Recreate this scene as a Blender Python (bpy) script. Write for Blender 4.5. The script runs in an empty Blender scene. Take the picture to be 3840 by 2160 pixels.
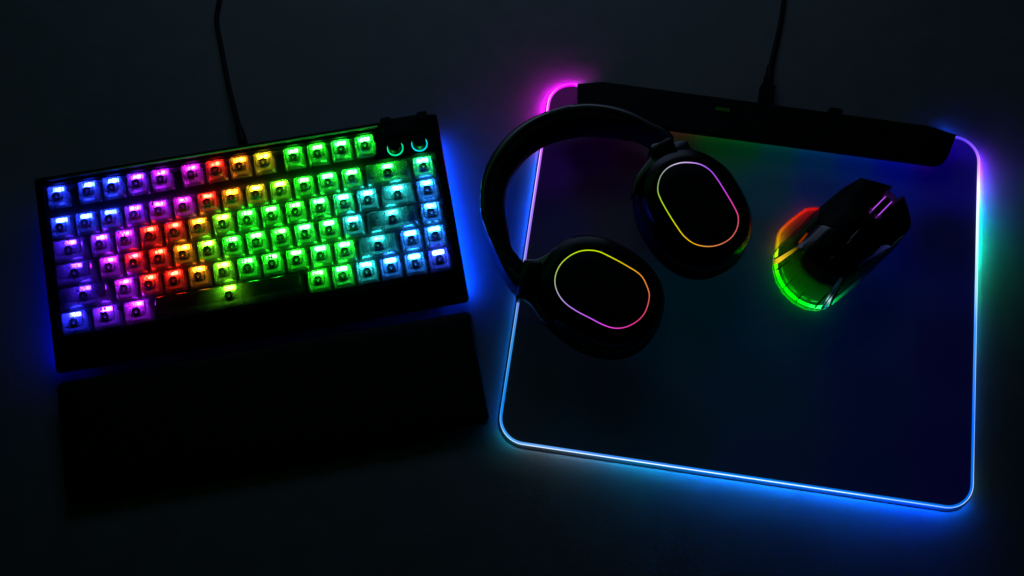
import bpy, bmesh, math, random
from mathutils import Vector, Matrix
from mathutils.bvhtree import BVHTree
random.seed(7)
S = 0.001                       # everything below is written in millimetres
scn = bpy.context.scene
COL = scn.collection
PI = math.pi

# ------------------------------------------------------------------ camera
FPX, CAMH, PITCH, ROLL = 3882.09, 790.48, 0.2917, 0.0177
RM = Matrix.Rotation(PITCH, 3, 'X') @ Matrix.Rotation(ROLL, 3, 'Z')
cd = bpy.data.cameras.new('camera'); cam = bpy.data.objects.new('camera', cd); COL.objects.link(cam)
cam.matrix_world = Matrix.Translation((0, 0, CAMH*S)) @ RM.to_4x4()
cd.sensor_width = 36; cd.lens = FPX/3840*36; cd.clip_start = .01; cd.clip_end = 20
scn.camera = cam

def at(x, y, z=0.0):
    """point of the plane at height z (mm) on the sight line through a photo pixel"""
    d = RM @ Vector(((x-1920)/FPX, -(y-1080)/FPX, -1))
    t = (z-CAMH)/d.z
    return Vector((0, 0, CAMH)) + d*t
def ray(x, y): return RM @ Vector(((x-1920)/FPX, -(y-1080)/FPX, -1))

# ------------------------------------------------------------------ materials
def lin(c):
    return tuple((v/12.92 if v <= .04045 else ((v+.055)/1.055)**2.4) for v in c)
def nt(name):
    m = bpy.data.materials.new(name); m.use_nodes = True
    m.node_tree.nodes.clear(); N = m.node_tree.nodes; L = m.node_tree.links
    out = N.new('ShaderNodeOutputMaterial'); return m, N, L, out
def plastic(name, col, rough=.4, spec=.5, grain=0.0, gscale=900, rvar=.12, coat=0, cvar=0.25, metal=0):
    m, N, L, out = nt(name)
    b = N.new('ShaderNodeBsdfPrincipled'); L.new(b.outputs[0], out.inputs[0])
    tc = N.new('ShaderNodeTexCoord')
    n = N.new('ShaderNodeTexNoise'); n.inputs['Scale'].default_value = 35; n.inputs['Detail'].default_value = 6
    L.new(tc.outputs['Object'], n.inputs['Vector'])
    mr = N.new('ShaderNodeMapRange'); mr.inputs['To Min'].default_value = max(.03, rough-rvar); mr.inputs['To Max'].default_value = rough+rvar
    L.new(n.outputs[0], mr.inputs[0]); L.new(mr.outputs[0], b.inputs['Roughness'])
    cm = N.new('ShaderNodeMix'); cm.data_type = 'RGBA'
    cm.inputs['A'].default_value = (*[c*(1-cvar) for c in col], 1); cm.inputs['B'].default_value = (*[c*(1+cvar) for c in col], 1)
    L.new(n.outputs[0], cm.inputs['Factor']); L.new(cm.outputs['Result'], b.inputs['Base Color'])
    b.inputs['Specular IOR Level'].default_value = spec; b.inputs['Coat Weight'].default_value = coat
    b.inputs['Metallic'].default_value = metal
    if grain:
        g = N.new('ShaderNodeTexNoise'); g.inputs['Scale'].default_value = gscale; g.inputs['Detail'].default_value = 3
        L.new(tc.outputs['Object'], g.inputs['Vector'])
        bp = N.new('ShaderNodeBump'); bp.inputs['Strength'].default_value = grain; bp.inputs['Distance'].default_value = .0003
        L.new(g.outputs[0], bp.inputs['Height']); L.new(bp.outputs[0], b.inputs['Normal'])
    return m
def clear(name, tint, w_trans, w_lucent, lucent=(.8, .8, .8), rough=.15, base=(.02, .02, .02), gloss=.06):
    """smoky clear plastic wall: lets light straight through, scatters part of it, shines a little"""
    m, N, L, out = nt(name)
    tr = N.new('ShaderNodeBsdfTransparent'); tr.inputs[0].default_value = (*tint, 1)
    tl = N.new('ShaderNodeBsdfTranslucent'); tl.inputs[0].default_value = (*lucent, 1)
    df = N.new('ShaderNodeBsdfDiffuse'); df.inputs[0].default_value = (*base, 1)
    gl = N.new('ShaderNodeBsdfGlossy'); gl.inputs['Roughness'].default_value = rough
    tc = N.new('ShaderNodeTexCoord'); nz = N.new('ShaderNodeTexNoise'); nz.inputs['Scale'].default_value = 700
    L.new(tc.outputs['Object'], nz.inputs['Vector'])
    mr = N.new('ShaderNodeMapRange'); mr.inputs['To Min'].default_value = rough*.6; mr.inputs['To Max'].default_value = rough*1.5
    L.new(nz.outputs[0], mr.inputs[0]); L.new(mr.outputs[0], gl.inputs['Roughness'])
    m1 = N.new('ShaderNodeMixShader'); m1.inputs[0].default_value = w_lucent
    L.new(df.outputs[0], m1.inputs[1]); L.new(tl.outputs[0], m1.inputs[2])
    m2 = N.new('ShaderNodeMixShader'); m2.inputs[0].default_value = w_trans
    L.new(m1.outputs[0], m2.inputs[1]); L.new(tr.outputs[0], m2.inputs[2])
    m3 = N.new('ShaderNodeMixShader'); m3.inputs[0].default_value = gloss
    L.new(m2.outputs[0], m3.inputs[1]); L.new(gl.outputs[0], m3.inputs[2])
    L.new(m3.outputs[0], out.inputs[0])
    return m
def glow_attr(name, strength):
    """light guide whose colour runs along its length (point attribute 'glow')"""
    m, N, L, out = nt(name)
    e = N.new('ShaderNodeEmission'); a = N.new('ShaderNodeAttribute'); a.attribute_name = 'glow'
    L.new(a.outputs['Color'], e.inputs[0]); e.inputs[1].default_value = strength; L.new(e.outputs[0], out.inputs[0])
    return m
def glow_obj(name, strength):
    """lamp whose colour is the object's own colour"""
    m, N, L, out = nt(name)
    e = N.new('ShaderNodeEmission'); a = N.new('ShaderNodeObjectInfo'); g = N.new('ShaderNodeAttribute'); g.attribute_name = 'glow'
    x = N.new('ShaderNodeVectorMath'); x.operation = 'MULTIPLY'; L.new(a.outputs['Color'], x.inputs[0]); L.new(g.outputs['Color'], x.inputs[1])
    L.new(x.outputs[0], e.inputs[0]); e.inputs[1].default_value = strength; L.new(e.outputs[0], out.inputs[0])
    return m

M = {}
M['desk'] = plastic('desk_laminate', (.100, .108, .115), .62, .25, .35, 420, .06, cvar=.22)
M['case'] = plastic('smoked_case_plastic', (.003, .003, .004), .32, .12, 0)
M['lip'] = plastic('polished_rim', (.5, .5, .5), .2, .5, 0, rvar=.05, metal=.9)
M['deck'] = plastic('dark_plate', (.007, .007, .008), .45, .15)
M['dark'] = plastic('black_plastic', (.003, .003, .004), .5, .07, .15, 1500)
M['gloss'] = plastic('gloss_black_plastic', (.004, .004, .005), .24, .16)
M['shine'] = plastic('mouse_gloss_plastic', (.004, .004, .005), .2, .3, rvar=.08)
M['rubber'] = plastic('black_rubber', (.005, .005, .006), .7, .12, .2, 1200)
M['leather'] = plastic('black_leatherette', (.004, .004, .005), .65, .10, .5, 420)
M['satin'] = plastic('satin_band_plastic', (.005, .005, .006), .30, .7)
M['cloth'] = plastic('mat_weave', (.045, .045, .05), .7, .25, .7, 1300, .06, cvar=.18)
M['base'] = plastic('mat_base_rubber', (.013, .013, .014), .7, .05, .1)
M['cap'] = clear('keycap_frosted_top', (.85, .85, .85), .54, .27, (.95, .95, .95), .14, (.015, .015, .015), .035)
M['shadecap'] = clear('keycap_painted_shade', (.62, .62, .62), .42, .11, (.9, .9, .9), .14, (.01, .01, .01), .03)  # wide keycaps: same plastic, dimness away from the LED put into its tint
M['wall'] = clear('keycap_clear_wall', (.74, .74, .74), .46, .18, (.95, .95, .95), .12, (.06, .06, .06), .05)
M['capedge'] = clear('keycap_dark_edge', (.25, .25, .25), .45, .12, (.4, .4, .4), .12, (.02, .02, .02), .05)  # thick edge plastic; dark line of refraction put into its tint
M['stem'] = clear('keycap_stem_tube', (.42, .42, .42), .7, .15, (.2, .2, .2), .3, (.012, .012, .012), .03)
M['cross'] = clear('switch_slider', (.9, .9, .9), .10, .85, (.95, .95, .95), .3, (.8, .8, .8), .02)
M['housing'] = clear('switch_housing', (.5, .5, .5), .15, .30, (.5, .5, .5), .3, (.09, .09, .09), .04)
M['ink'] = plastic('legend_ink', (.004, .004, .004), .5, .1)
M['led'] = glow_obj('key_led', 165.0)
M['smoke'] = clear('mouse_smoked_shell', (.55, .55, .55), .42, .32, (.7, .7, .7), .12, (.006, .006, .007), .045)
M['thumb'] = clear('mouse_thumb_panel', (.6, .6, .6), .25, .65, (.7, .7, .7), .2, (.02, .02, .02), .04)
M['strip'] = glow_attr('edge_light_guide_and_painted_glow', 1.0)
M['under'] = glow_attr('underglow_light_guide', 1.0)

# ------------------------------------------------------------------ object helpers
def link(o, parent=None):
    COL.objects.link(o)
    if parent is not None: o.parent = parent
    return o
def tag(o, label=None, cat=None, group=None, kind=None):
    if label: o['label'] = label
    if cat: o['category'] = cat
    if group: o['group'] = group
    if kind: o['kind'] = kind
    return o
def empty(name, loc, rz=0, label=None, cat=None, group=None):
    o = bpy.data.objects.new(name, None); link(o); o.empty_display_size = .02
    o.location = Vector(loc)*S; o.rotation_euler = (0, 0, rz)
    return tag(o, label, cat, group)
def mk(name, V, F, mat, parent=None, org=(0, 0, 0), smooth=True, cols=None, midx=None, ang=35):
    me = bpy.data.meshes.new(name)
    og = Vector(org)
    me.from_pydata([(Vector(v)-og)*S for v in V], [], F)
    mats = mat if isinstance(mat, (list, tuple)) else [mat]
    for m in mats: me.materials.append(m)
    if midx:
        for p, i in zip(me.polygons, midx): p.material_index = i
    if cols:
        a = me.color_attributes.new('glow', 'FLOAT_COLOR', 'POINT')
        for i, c in enumerate(cols): a.data[i].color = (*c, 1)
    bm = bmesh.new(); bm.from_mesh(me); bmesh.ops.recalc_face_normals(bm, faces=bm.faces); bm.to_mesh(me); bm.free()
    if smooth:
        me.shade_smooth()
        try: me.set_sharp_from_angle(angle=math.radians(ang))
        except Exception: pass
    o = bpy.data.objects.new(name, me); link(o, parent)
    return o
class B:
    """collects shapes into one mesh"""
    def __init__(s): s.V = []; s.F = []; s.C = []; s.I = []
    def add(s, V, F, C=None, i=0):
        n = len(s.V); s.V += [Vector(v) for v in V]; s.F += [tuple(k+n for k in f) for f in F]
        s.C += (C if C else [(0, 0, 0)]*len(V)); s.I += [i]*len(F); return s
    def box(s, x0, x1, y0, y1, z0, z1, i=0):
        return s.rings([[(x0, y0), (x1, y0), (x1, y1), (x0, y1)]]*2, [z0, z1], i=i)
    def rings(s, polys, zs, cap0=True, cap1=True, C=None, i=0):
        V = []; F = []; n = len(polys[0]); CC = []
        for p, z in zip(polys, zs):
            for k, q in enumerate(p):
                V.append((q[0], q[1], z if not callable(z) else z(q[0], q[1])))
                if C: CC.append(C[k])
        for r in range(len(polys)-1):
            for k in range(n):
                F.append((r*n+k, r*n+(k+1) % n, (r+1)*n+(k+1) % n, (r+1)*n+k))
        if cap0: F.append(tuple(range(n))[::-1])
        if cap1: F.append(tuple((len(polys)-1)*n+k for k in range(n)))
        return s.add(V, F, CC or None, i)
    def tube(s, pts, r, seg=12, C=None, caps=True):
        pts = [Vector(p) for p in pts]; V = []; F = []; CC = []
        up0 = Vector((0, 0, 1))
        for j, p in enumerate(pts):
            t = (pts[min(j+1, len(pts)-1)]-pts[max(j-1, 0)]).normalized()
            if abs(t.z) > .95: up0 = Vector((0, 1, 0))
            a = t.cross(up0).normalized(); b = a.cross(t)
            rr = r[j] if isinstance(r, (list, tuple)) else r
            for k in range(seg):
                th = 2*PI*k/seg; V.append(p+a*rr*math.cos(th)+b*rr*math.sin(th))
                if C: CC.append(C[j])
        for j in range(len(pts)-1):
            for k in range(seg):
                F.append((j*seg+k, j*seg+(k+1) % seg, (j+1)*seg+(k+1) % seg, (j+1)*seg+k))
        if caps: F.append(tuple(range(seg))); F.append(tuple((len(pts)-1)*seg+k for k in range(seg)))
        return s.add(V, F, CC or None)
    def sweep(s, path, sec, C=None, closed=False, caps=True):
        """path: points in plan; sec: (outward offset, z) corners of the section"""
        n = len(path); m = len(sec); V = []; F = []; CC = []
        for j in range(n):
            nrm = pnorm(path, j, closed); zz = path[j][2] if len(path[j]) > 2 else 0
            for (o, z) in sec:
                V.append((path[j][0]+nrm[0]*o, path[j][1]+nrm[1]*o, z+zz))
                if C: CC.append(C[j])
        for j in range(n if closed else n-1):
            j2 = (j+1) % n
            for k in range(m):
                F.append((j*m+k, j*m+(k+1) % m, j2*m+(k+1) % m, j2*m+k))
        if caps and not closed: F.append(tuple(range(m))); F.append(tuple((n-1)*m+k for k in range(m)))
        return s.add(V, F, CC or None)
    def build(s, name, mat, parent=None, org=(0, 0, 0), smooth=True, ang=35):
        return mk(name, s.V, s.F, mat, parent, org, smooth, s.C if any(c != (0, 0, 0) for c in s.C) else None, s.I if any(s.I) else None, ang)
def pnorm(path, j, closed=False):
    n = len(path)
    a = path[(j-1) % n] if (closed or j > 0) else path[j]
    b = path[(j+1) % n] if (closed or j < n-1) else path[j]
    d = Vector((b[0]-a[0], b[1]-a[1])).normalized()
    return (d.y, -d.x)                     # right-hand side of the travel direction
def rrect(x0, x1, y0, y1, r, n=5):
    P = []
    for cx, cy, a0 in ((x1-r, y0+r, -90), (x1-r, y1-r, 0), (x0+r, y1-r, 90), (x0+r, y0+r, 180)):
        for k in range(n+1):
            a = math.radians(a0+90*k/n); P.append((cx+r*math.cos(a), cy+r*math.sin(a)))
    return P
def inset(poly, d):
    n = len(poly); out = []
    for j in range(n):
        nx, ny = pnorm(poly, j, True); out.append((poly[j][0]-nx*d, poly[j][1]-ny*d))
    return out                              # for counter-clockwise outlines, d > 0 shrinks
def smooth_path(P, per=6, closed=False):
    P = [Vector(p) for p in P]; n = len(P); out = []
    rng = range(n if closed else n-1)
    for i in rng:
        p0 = P[(i-1) % n] if (closed or i > 0) else P[i]*2-P[i+1]
        p1 = P[i]; p2 = P[(i+1) % n]
        p3 = P[(i+2) % n] if (closed or i+2 < n) else p2*2-p1
        for k in range(per):
            t = k/per
            out.append(.5*((2*p1)+(p2-p0)*t+(2*p0-5*p1+4*p2-p3)*t*t+(3*p1-p0-3*p2+p3)*t**3))
    if not closed: out.append(P[-1])
    return out
def ramp(stops, t):
    """stops: (t, (r,g,b) linear)"""
    if t <= stops[0][0]: return stops[0][1]
    for (a, ca), (b, cb) in zip(stops, stops[1:]):
        if t <= b:
            f = (t-a)/(b-a); f = f*f*(3-2*f); return tuple(x+(y-x)*f for x, y in zip(ca, cb))
    return stops[-1][1]

# ------------------------------------------------------------------ desk
b = B(); b.box(-1400, 1400, -700, 1500, -25, 0)
desk = b.build('desk', M['desk'], smooth=False); tag(desk, kind='structure')

# ================================================================== keyboard
U = 19.05
KX, KY, KZ, KT, TILT, GAP = -204.72, 262.57, 27.0, .1981, .1228, 1.3145
KB = empty('keyboard', (KX, KY, 0), KT, 'black mechanical keyboard with rainbow backlit clear keycaps, left of the mouse mat', 'keyboard')
tt = math.tan(TILT)
def kz(y, zs): return KZ+y*tt+zs           # height of the tilted key plane
XW, YT, YB = 160.5, 81.0, -73.0
out_ = rrect(-XW, XW, YB, YT, 3.0); IN = rrect(-153.6, 153.6, -49.5, 73.8, 2.0)
b = B()
def fz(zs_out): return lambda x, y: kz(y, zs_out) if y > -50 else kz(-50, zs_out)-(-50-y)*.22
rimt = fz(-4.2)
b.rings([inset(out_, 2.5), out_, out_, inset(out_, .9)], [7.0, 8.5, lambda x, y: rimt(x, y)-1.0, rimt], cap0=True, cap1=False)
# rim top and the inner wall of the tray
o2 = inset(out_, .9); n = len(o2)
V = [(p[0], p[1], rimt(*p)) for p in o2]+[(p[0], p[1], rimt(*p)-.2) for p in inset(IN, -.5)]+[(p[0], p[1], rimt(*p)-.9) for p in IN]+[(p[0], p[1], kz(p[1], -11)) for p in IN]
F = []
for r in range(3):
    for k in range(n): F.append((r*n+k, r*n+(k+1) % n, (r+1)*n+(k+1) % n, (r+1)*n+k))
b.add(V, F)
b.build('case', M['case'], KB)
b = B(); b.rings([inset(IN, -.05)]*2, [lambda x, y: kz(y, -13), lambda x, y: kz(y, -10.6)])
b.build('switch_plate', M['deck'], KB)
for x in (-140, 128):
    for y in (-62, 66):
        b = B(); b.rings([rrect(x, x+14, y-4, y+4, 3)]*2, [0.02, 8.6]); b.build('foot', M['rubber'], KB)
# raised clear lip along the back of the tray
b = B(); b.sweep([(-150, 77.4, 0), (112, 77.4, 0)], [(-.8, kz(77, -4.6)), (-.8, kz(77, -3.1)), (-.6, kz(77, -2.9)), (.6, kz(77, -2.9)), (.8, kz(77, -3.1)), (.8, kz(77, -4.6))])
b.build('back_lip', M['lip'], KB)
# media panel at the top right with two hinge bumps
b = B()
b.rings([rrect(116, 152, 67.5, 82.3, 1.5), rrect(116, 152, 67.5, 82.3, 1.5), rrect(116.8, 151.2, 68.3, 81.5, 1.2)], [kz(70, -9), kz(75, -3.6), kz(75, -2.9)])
b.build('cover_panel', M['dark'], KB)
for x in (115, 144.5):
    b = B(); b.rings([rrect(x, x+8.4, 77, 83.6, 1.6), rrect(x, x+8.4, 77, 83.6, 1.6), rrect(x+.7, x+7.7, 77.7, 82.9, 1.2)], [kz(80, -14), kz(80, -2.6), kz(80, -1.8)])
    b.build('hinge', M['dark'], KB)
b = B(); b.rings([rrect(105.5, 153.4, 50.6, 73.6, 1.5)]*2, [lambda x, y: kz(y, -10.5), lambda x, y: kz(y, -5.0)])
b.build('knob_plate', M['case'], KB)
def circ(cx, cy, r, n=40): return [(cx+r*math.cos(2*PI*k/n), cy+r*math.sin(2*PI*k/n)) for k in range(n)]
KNOB = [((123.2, 57.6), (0.0, .85, .36)), ((142.8, 57.9), (0.0, .70, .75))]
for (cx, cy), c in KNOB:
    b = B(); z0 = kz(cy, -5.0)
    b.rings([circ(cx, cy, 5.5), circ(cx, cy, 5.5), circ(cx, cy, 5.1), circ(cx, cy, 5.0)], [z0-2, z0+7.0, z0+7.8, z0+7.7])
    kn = b.build('knob', M['dark'], KB)
    kn['label'] = 'black volume knob with a %s light ring' % ('green' if c[2] < .5 else 'cyan')
    b = B(); ro = circ(cx, cy, 6.5); ri = circ(cx, cy, 5.6); V = [(*p, z0+.9) for p in ro]+[(*p, z0+.9) for p in ri]+[(*p, z0) for p in ro]
    F = [(k, (k+1) % 40, 40+(k+1) % 40, 40+k) for k in range(40)]+[(k, (k+1) % 40, 80+(k+1) % 40, 80+k) for k in range(40)]
    b.add(V, F, [c]*120); b.build('light_ring', M['strip'], kn)
    
# underglow along both short sides, tucked under the overhang of the case
for sx, gain in ((1, 1.0), (-1, .20)):
    b = B(); n = 24; P = []; C = []
    for k in range(n+1):
        y = -64+136*k/n; P.append((sx*157.2, y)); f = k/n
        g = gain*(.55+.9*(1-f)**.6)*(1 if sx > 0 else (1.25-.75*f))
        g *= 95; C.append(((.0005*g), (.05 if sx > 0 else .004)*g, 1.0*g))
    b.sweep(P, [(-1.0*sx*(1 if sx > 0 else 1), 4.8), (1.6, 7.6), (-1, 7.6)] if sx > 0 else [(1.0, 4.8), (-1.6, 7.6), (1, 7.6)], C)
    b.build('underglow_strip', M['under'], KB)

# ---- switches, LEDs, keycaps
def rectring(hw, y0, y1, r, n=3):
    P = rrect(-hw, hw, y0, y1, r, n); out = []
    for k in range(len(P)):
        a, c = Vector(P[k]), Vector(P[(k+1) % len(P)])
        m = 8 if k % (n+1) == n else 1
        for j in range(m): out.append(tuple(a.lerp(c, j/m)))
    return out
CAPM = {}
def ztop(x, hw, y): return 2.0-.55*(1-(x/hw)**2)+.02*(y-1)
def cap_mesh(u):
    if u in CAPM: return CAPM[u]
    hw = u*U/2-.55; tw = hw-3.7
    b = B()
    R0 = rectring(hw, -9.0, 9.0, 1.6); R0b = rectring(hw-.05, -8.95, 8.95, 1.6)
    sh_ = lambda P: [(p[0]-.35, p[1]) for p in P]
    R1 = sh_(rectring(tw+.5, -4.5, 7.3, 1.6)); R2 = sh_(rectring(tw+.1, -4.1, 6.9, 1.3)); R3 = sh_(rectring(tw-.3, -3.7, 6.5, 1.1))
    zt = lambda x, y: ztop(x, tw, y)
    b.rings([R0, R0b], [-7.6, -6.9], False, False, i=1)
    b.rings([R0b, R1], [-6.9, lambda x, y: zt(x, y)-.55], False, False, i=2)
    b.rings([R1, R2, R3], [lambda x, y: zt(x, y)-.55, lambda x, y: zt(x, y)-.08, lambda x, y: zt(x, y)], False, False, i=1)
    ctr = (-.35, 1.4); polys = []
    for f in (1, .75, .5, .25, .02): polys.append([(ctr[0]+(p[0]-ctr[0])*f, ctr[1]+(p[1]-ctr[1])*f) for p in R3])
    b.rings(polys, [zt]*5, False, True, i=0)
    # corner ribs: thicker plastic along the four slanted corners
    o = mk('keycap', b.V, b.F, [M['cap'] if u < 1.6 else M['shadecap'], M['capedge'], M['wall'] if u < 5 else M['shadecap']], None, midx=b.I)
    CAPM[u] = o.data; bpy.data.objects.remove(o); return CAPM[u]
def one_mesh(f):
    o = f(); me = o.data; bpy.data.objects.remove(o); return me
def stem_mesh():
    b = B(); n = 8
    oc = lambda r: [(r*math.cos(2*PI*(k+.5)/n), r*math.sin(2*PI*(k+.5)/n)) for k in range(n)]
    b.rings([oc(2.95), oc(2.95), oc(2.1), oc(2.1)], [-1.9, 1.0, 1.0, -1.9], False, False)
    return b.build('stem', M['ink'], smooth=False)
def switch_mesh():
    b = B()
    b.rings([rrect(-7, 7, -7, 7, 1), rrect(-7, 7, -7, 7, 1), rrect(-5.6, 5.6, -6, 5.2, 1)], [-10.4, -8.2, -6.4], False, True, i=0)
    b.rings([rrect(-3.5, 3.5, -3.6, 1.2, .5), rrect(-3.3, 3.3, -3.4, 1.0, .5)], [-6.3, -4.4], False, True, i=2)
    for q0, q1 in ((-5.8, -5.0), (5.0, 5.8)): b.box(q0, q1, 4.0, 7.4, -7.6, -3.7, i=0)  # side walls added beside the LED to narrow its spread
    for (x0, x1, y0, y1) in ((-.62, .62, -2.05, 2.05), (-2.05, -.62, -.62, .62), (.62, 2.05, -.62, .62)): b.add([(x0, y0, .92), (x1, y0, .92), (x1, y1, .92), (x0, y1, .92)], [(0, 1, 2, 3)], i=1)
    for sx in (-1, 1):
        for sy in (-1, 1):
            q = [(.63, .63), (2.1, .63), (2.05, .9), (.9, 2.05), (.63, 2.1)]; b.add([(sx*p[0], sy*p[1], .9) for p in q], [tuple(range(5))], i=3)  # dark fills added between the arms so only the cross lets light through
    return b.build('switch', [M['housing'], M['cross'], M['stem'], M['ink']], smooth=False)
def led_mesh():
    # diffuser over the diode: brightest in its middle, dying away towards the rim
    b = B(); R_ = [rrect(-4.9*f, 4.9*f, 6.35-1.95*f, 6.35+1.75*f, min(1.3, 1.6*f), 4) for f in (1, .86, .72, .58, .44, .3, .16, .04)]
    V = []; C = []; F = []; n = len(R_[0])
    for q, f in zip(R_, (1, .86, .72, .58, .44, .3, .16, .04)):
        V += [(x, y, -5.9+.7*math.sqrt(1-min(1, f)**2*.98)) for x, y in q]; g = 2.2*math.exp(-(f/.62)**2)+.01; C += [(g, g, g)]*n
    for r in range(len(R_)-1):
        for k in range(n): F.append((r*n+k, r*n+(k+1) % n, (r+1)*n+(k+1) % n, (r+1)*n+k))
    F.append(tuple((len(R_)-1)*n+k for k in range(n))); b.add(V, F, C)
    return b.build('led', M['led'])
STEM, SWITCH, LED = one_mesh(stem_mesh), one_mesh(switch_mesh), one_mesh(led_mesh)

def text_geo(txt, size, thin=0.14):
    cu = bpy.data.curves.new('t', 'FONT'); cu.body = txt; cu.size = size; cu.align_x = 'CENTER'; cu.align_y = 'CENTER'
    cu.resolution_u = 4; cu.offset = thin
    o = bpy.data.objects.new('t', cu); COL.objects.link(o)
    dg = bpy.context.evaluated_depsgraph_get(); ev = o.evaluated_get(dg); me = bpy.data.meshes.new_from_object(ev)
    V = [tuple(v.co) for v in me.vertices]; F = [tuple(p.vertices) for p in me.polygons]
    bpy.data.objects.remove(o); bpy.data.meshes.remove(me); bpy.data.curves.remove(cu)
    if V:
        cx = (min(v[0] for v in V)+max(v[0] for v in V))/2
        V = [(v[0]-cx, v[1], v[2]) for v in V]
    return V, F
def line_geo(pts, w=.36):
    V = []; F = []
    for (a, c) in zip(pts, pts[1:]):
        a = Vector(a); c = Vector(c); d = (c-a).normalized(); nn = Vector((-d.y, d.x))*w/2; k = len(V)
        V += [(a+nn).to_tuple()+(0,), (a-nn).to_tuple()+(0,), (c-nn).to_tuple()+(0,), (c+nn).to_tuple()+(0,)]; F.append((k, k+1, k+2, k+3))
    return V, F
def legend(kind, hw):
    tw = hw-3.7; b = B(); yy = 4.2
    def put(g, dx=0, dy=0): b.add([(v[0]+dx, v[1]+dy, 0) for v in g[0]], g[1])
    if kind == 'arrow': put(line_geo([(4.5, yy), (-4.5, yy)], .4)); put(line_geo([(-2.7, yy+1.4), (-4.5, yy), (-2.7, yy-1.4)], .4))
    elif kind == 'bar': put(line_geo([(-4.2, yy+.5), (4.2, yy+.5)], .4))
    elif kind == 'squares':
        for sx in (-1, 1):
            for sy in (-1, 1): x, y = sx*1.35, yy-.4+sy*1.35; b.box(x-1.05, x+1.05, y-1.05, y+1.05, 0, .01)
    elif kind in ('up', 'down', 'left', 'right'):
        q = {'up': [(-1.1, -.6), (0, .6), (1.1, -.6)], 'down': [(-1.1, .6), (0, -.6), (1.1, .6)], 'left': [(.6, 1), (-.6, 0), (.6, -1)], 'right': [(-.6, 1), (.6, 0), (-.6, -1)]}[kind]
        put(line_geo([(x, y+yy) for x, y in q], .42))
    elif len(kind) == 1: put(text_geo(kind, 5.6), 0, yy-.3)
    elif ' ' in kind and len(kind) == 3:
        a, c = kind.split(' '); put(text_geo(a, 5.2), -2.9, yy+.2); put(text_geo(c, 5.0), 2.7, yy+.4)
    elif kind[0] == 'F': put(text_geo(kind, 4.6), 0, yy+.3)
    else: put(text_geo(kind, 4.9), 0, yy+.2)
    V = []
    for v in b.V:
        x = max(-tw+.35, min(tw-.35, v.x))-.35; y = min(6.5, v.y); V.append((x, y, ztop(x, tw, y)+.07))
    return mk('legend', V, b.F, M['ink'], smooth=False)

def L_(r, g, bl, k=1.0): return (r*k, g*k, bl*k)
HUE = {'b': L_(.014, .035, 1, 1.9), 'B': L_(.018, .022, 1, 1.7), 'v': L_(.15, .013, 1, 1.5), 'V': L_(.065, .014, 1, 1.1), 'm': L_(.40, .010, 1, 1.15), 'M': L_(.72, .009, .80, 1.0),
       'r': L_(1, .014, .006, .95), 'R': L_(1, .009, .013, .9), 'o': L_(1, .25, .008, .7), 'y': L_(.72, .55, .011, .85), 'Y': L_(.18, 1, .014, 1.05), 'g': L_(.015, 1, .016, 1.6), 'G': L_(.015, 1, .040, 1.9),
       't': L_(.018, 1, .20, 1.8), 'c': L_(.018, .56, .55, 1.9), 'C': L_(.018, .22, 1, 2.1), 'D': L_(.03, .07, 1, 2.1)}
CNAME = {'b': 'blue', 'B': 'blue', 'v': 'violet', 'V': 'violet blue', 'm': 'magenta', 'M': 'magenta', 'r': 'red', 'R': 'red', 'o': 'orange', 'y': 'yellow', 'Y': 'yellow green', 'g': 'green', 'G': 'green',
         't': 'green cyan', 'c': 'cyan', 'C': 'light blue', 'D': 'deep blue'}
rows = []
def row(r, x, items):
    for lg, u, h in items:
        rows.append((lg, u, x+u/2, r, h)); x += u
row('F', 0, [('esc', 1, 'b')]); row('F', 1.25, [('F1', 1, 'b'), ('F2', 1, 'b'), ('F3', 1, 'v'), ('F4', 1, 'm')])
row('F', 5.5, [('F5', 1, 'M'), ('F6', 1, 'r'), ('F7', 1, 'o'), ('F8', 1, 'y')]); row('F', 9.75, [('F9', 1, 'g'), ('F10', 1, 'g'), ('F11', 1, 'G'), ('F12', 1, 'G')])
row(0, 0, list(zip(['` ~', '1 !', '2 @', '3 #', '4 $', '5 %', '6 ^', '7 &', '8 *', '9 (', '0 )', '- _', '= +'], [1]*13, 'bbbvmMroyYgGG'))+[('arrow', 2, 'G'), ('del', 1, 't')])
row(1, 0, [('tab', 1.5, 'V')]+list(zip('QWERTYUIOP', [1]*10, 'vmrroYgggG'))+[('[ {', 1, 't'), ('] }', 1, 'c'), ('\\ |', 1.5, 'c'), ('pg up', 1, 'C')])
row(2, 0, [('caps', 1.75, 'V')]+list(zip('ASDFGHJKL', [1]*9, 'mRroYgggG'))+[('; :', 1, 'G'), ("' \"", 1, 'c'), ('enter', 2.25, 'c'), ('pg dn', 1, 'C')])
row(3, 0, [('shift', 2.25, 'V')]+list(zip('ZXCVBNM', [1]*7, 'mrroYgg'))+[(', <', 1, 'g'), ('. >', 1, 'G'), ('/ ?', 1, 'G'), ('shift', 1.75, 'c'), ('up', 1, 'C'), ('ins', 1, 'C')])
row(4, 0, [('ctrl', 1.25, 'B'), ('squares', 1.25, 'v'), ('alt', 1.25, 'm'), ('bar', 6.25, 'Y'), ('alt', 1, 'g'), ('fn', 1, 'G'), ('ctrl', 1, 'c'), ('left', 1, 'C'), ('down', 1, 'C'), ('right', 1, 'D')])
SUB = {'del': '(', 'pg up': 'home', 'pg dn': 'end', 'ins': 'pause', 'P': 'prt sc'}
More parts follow.
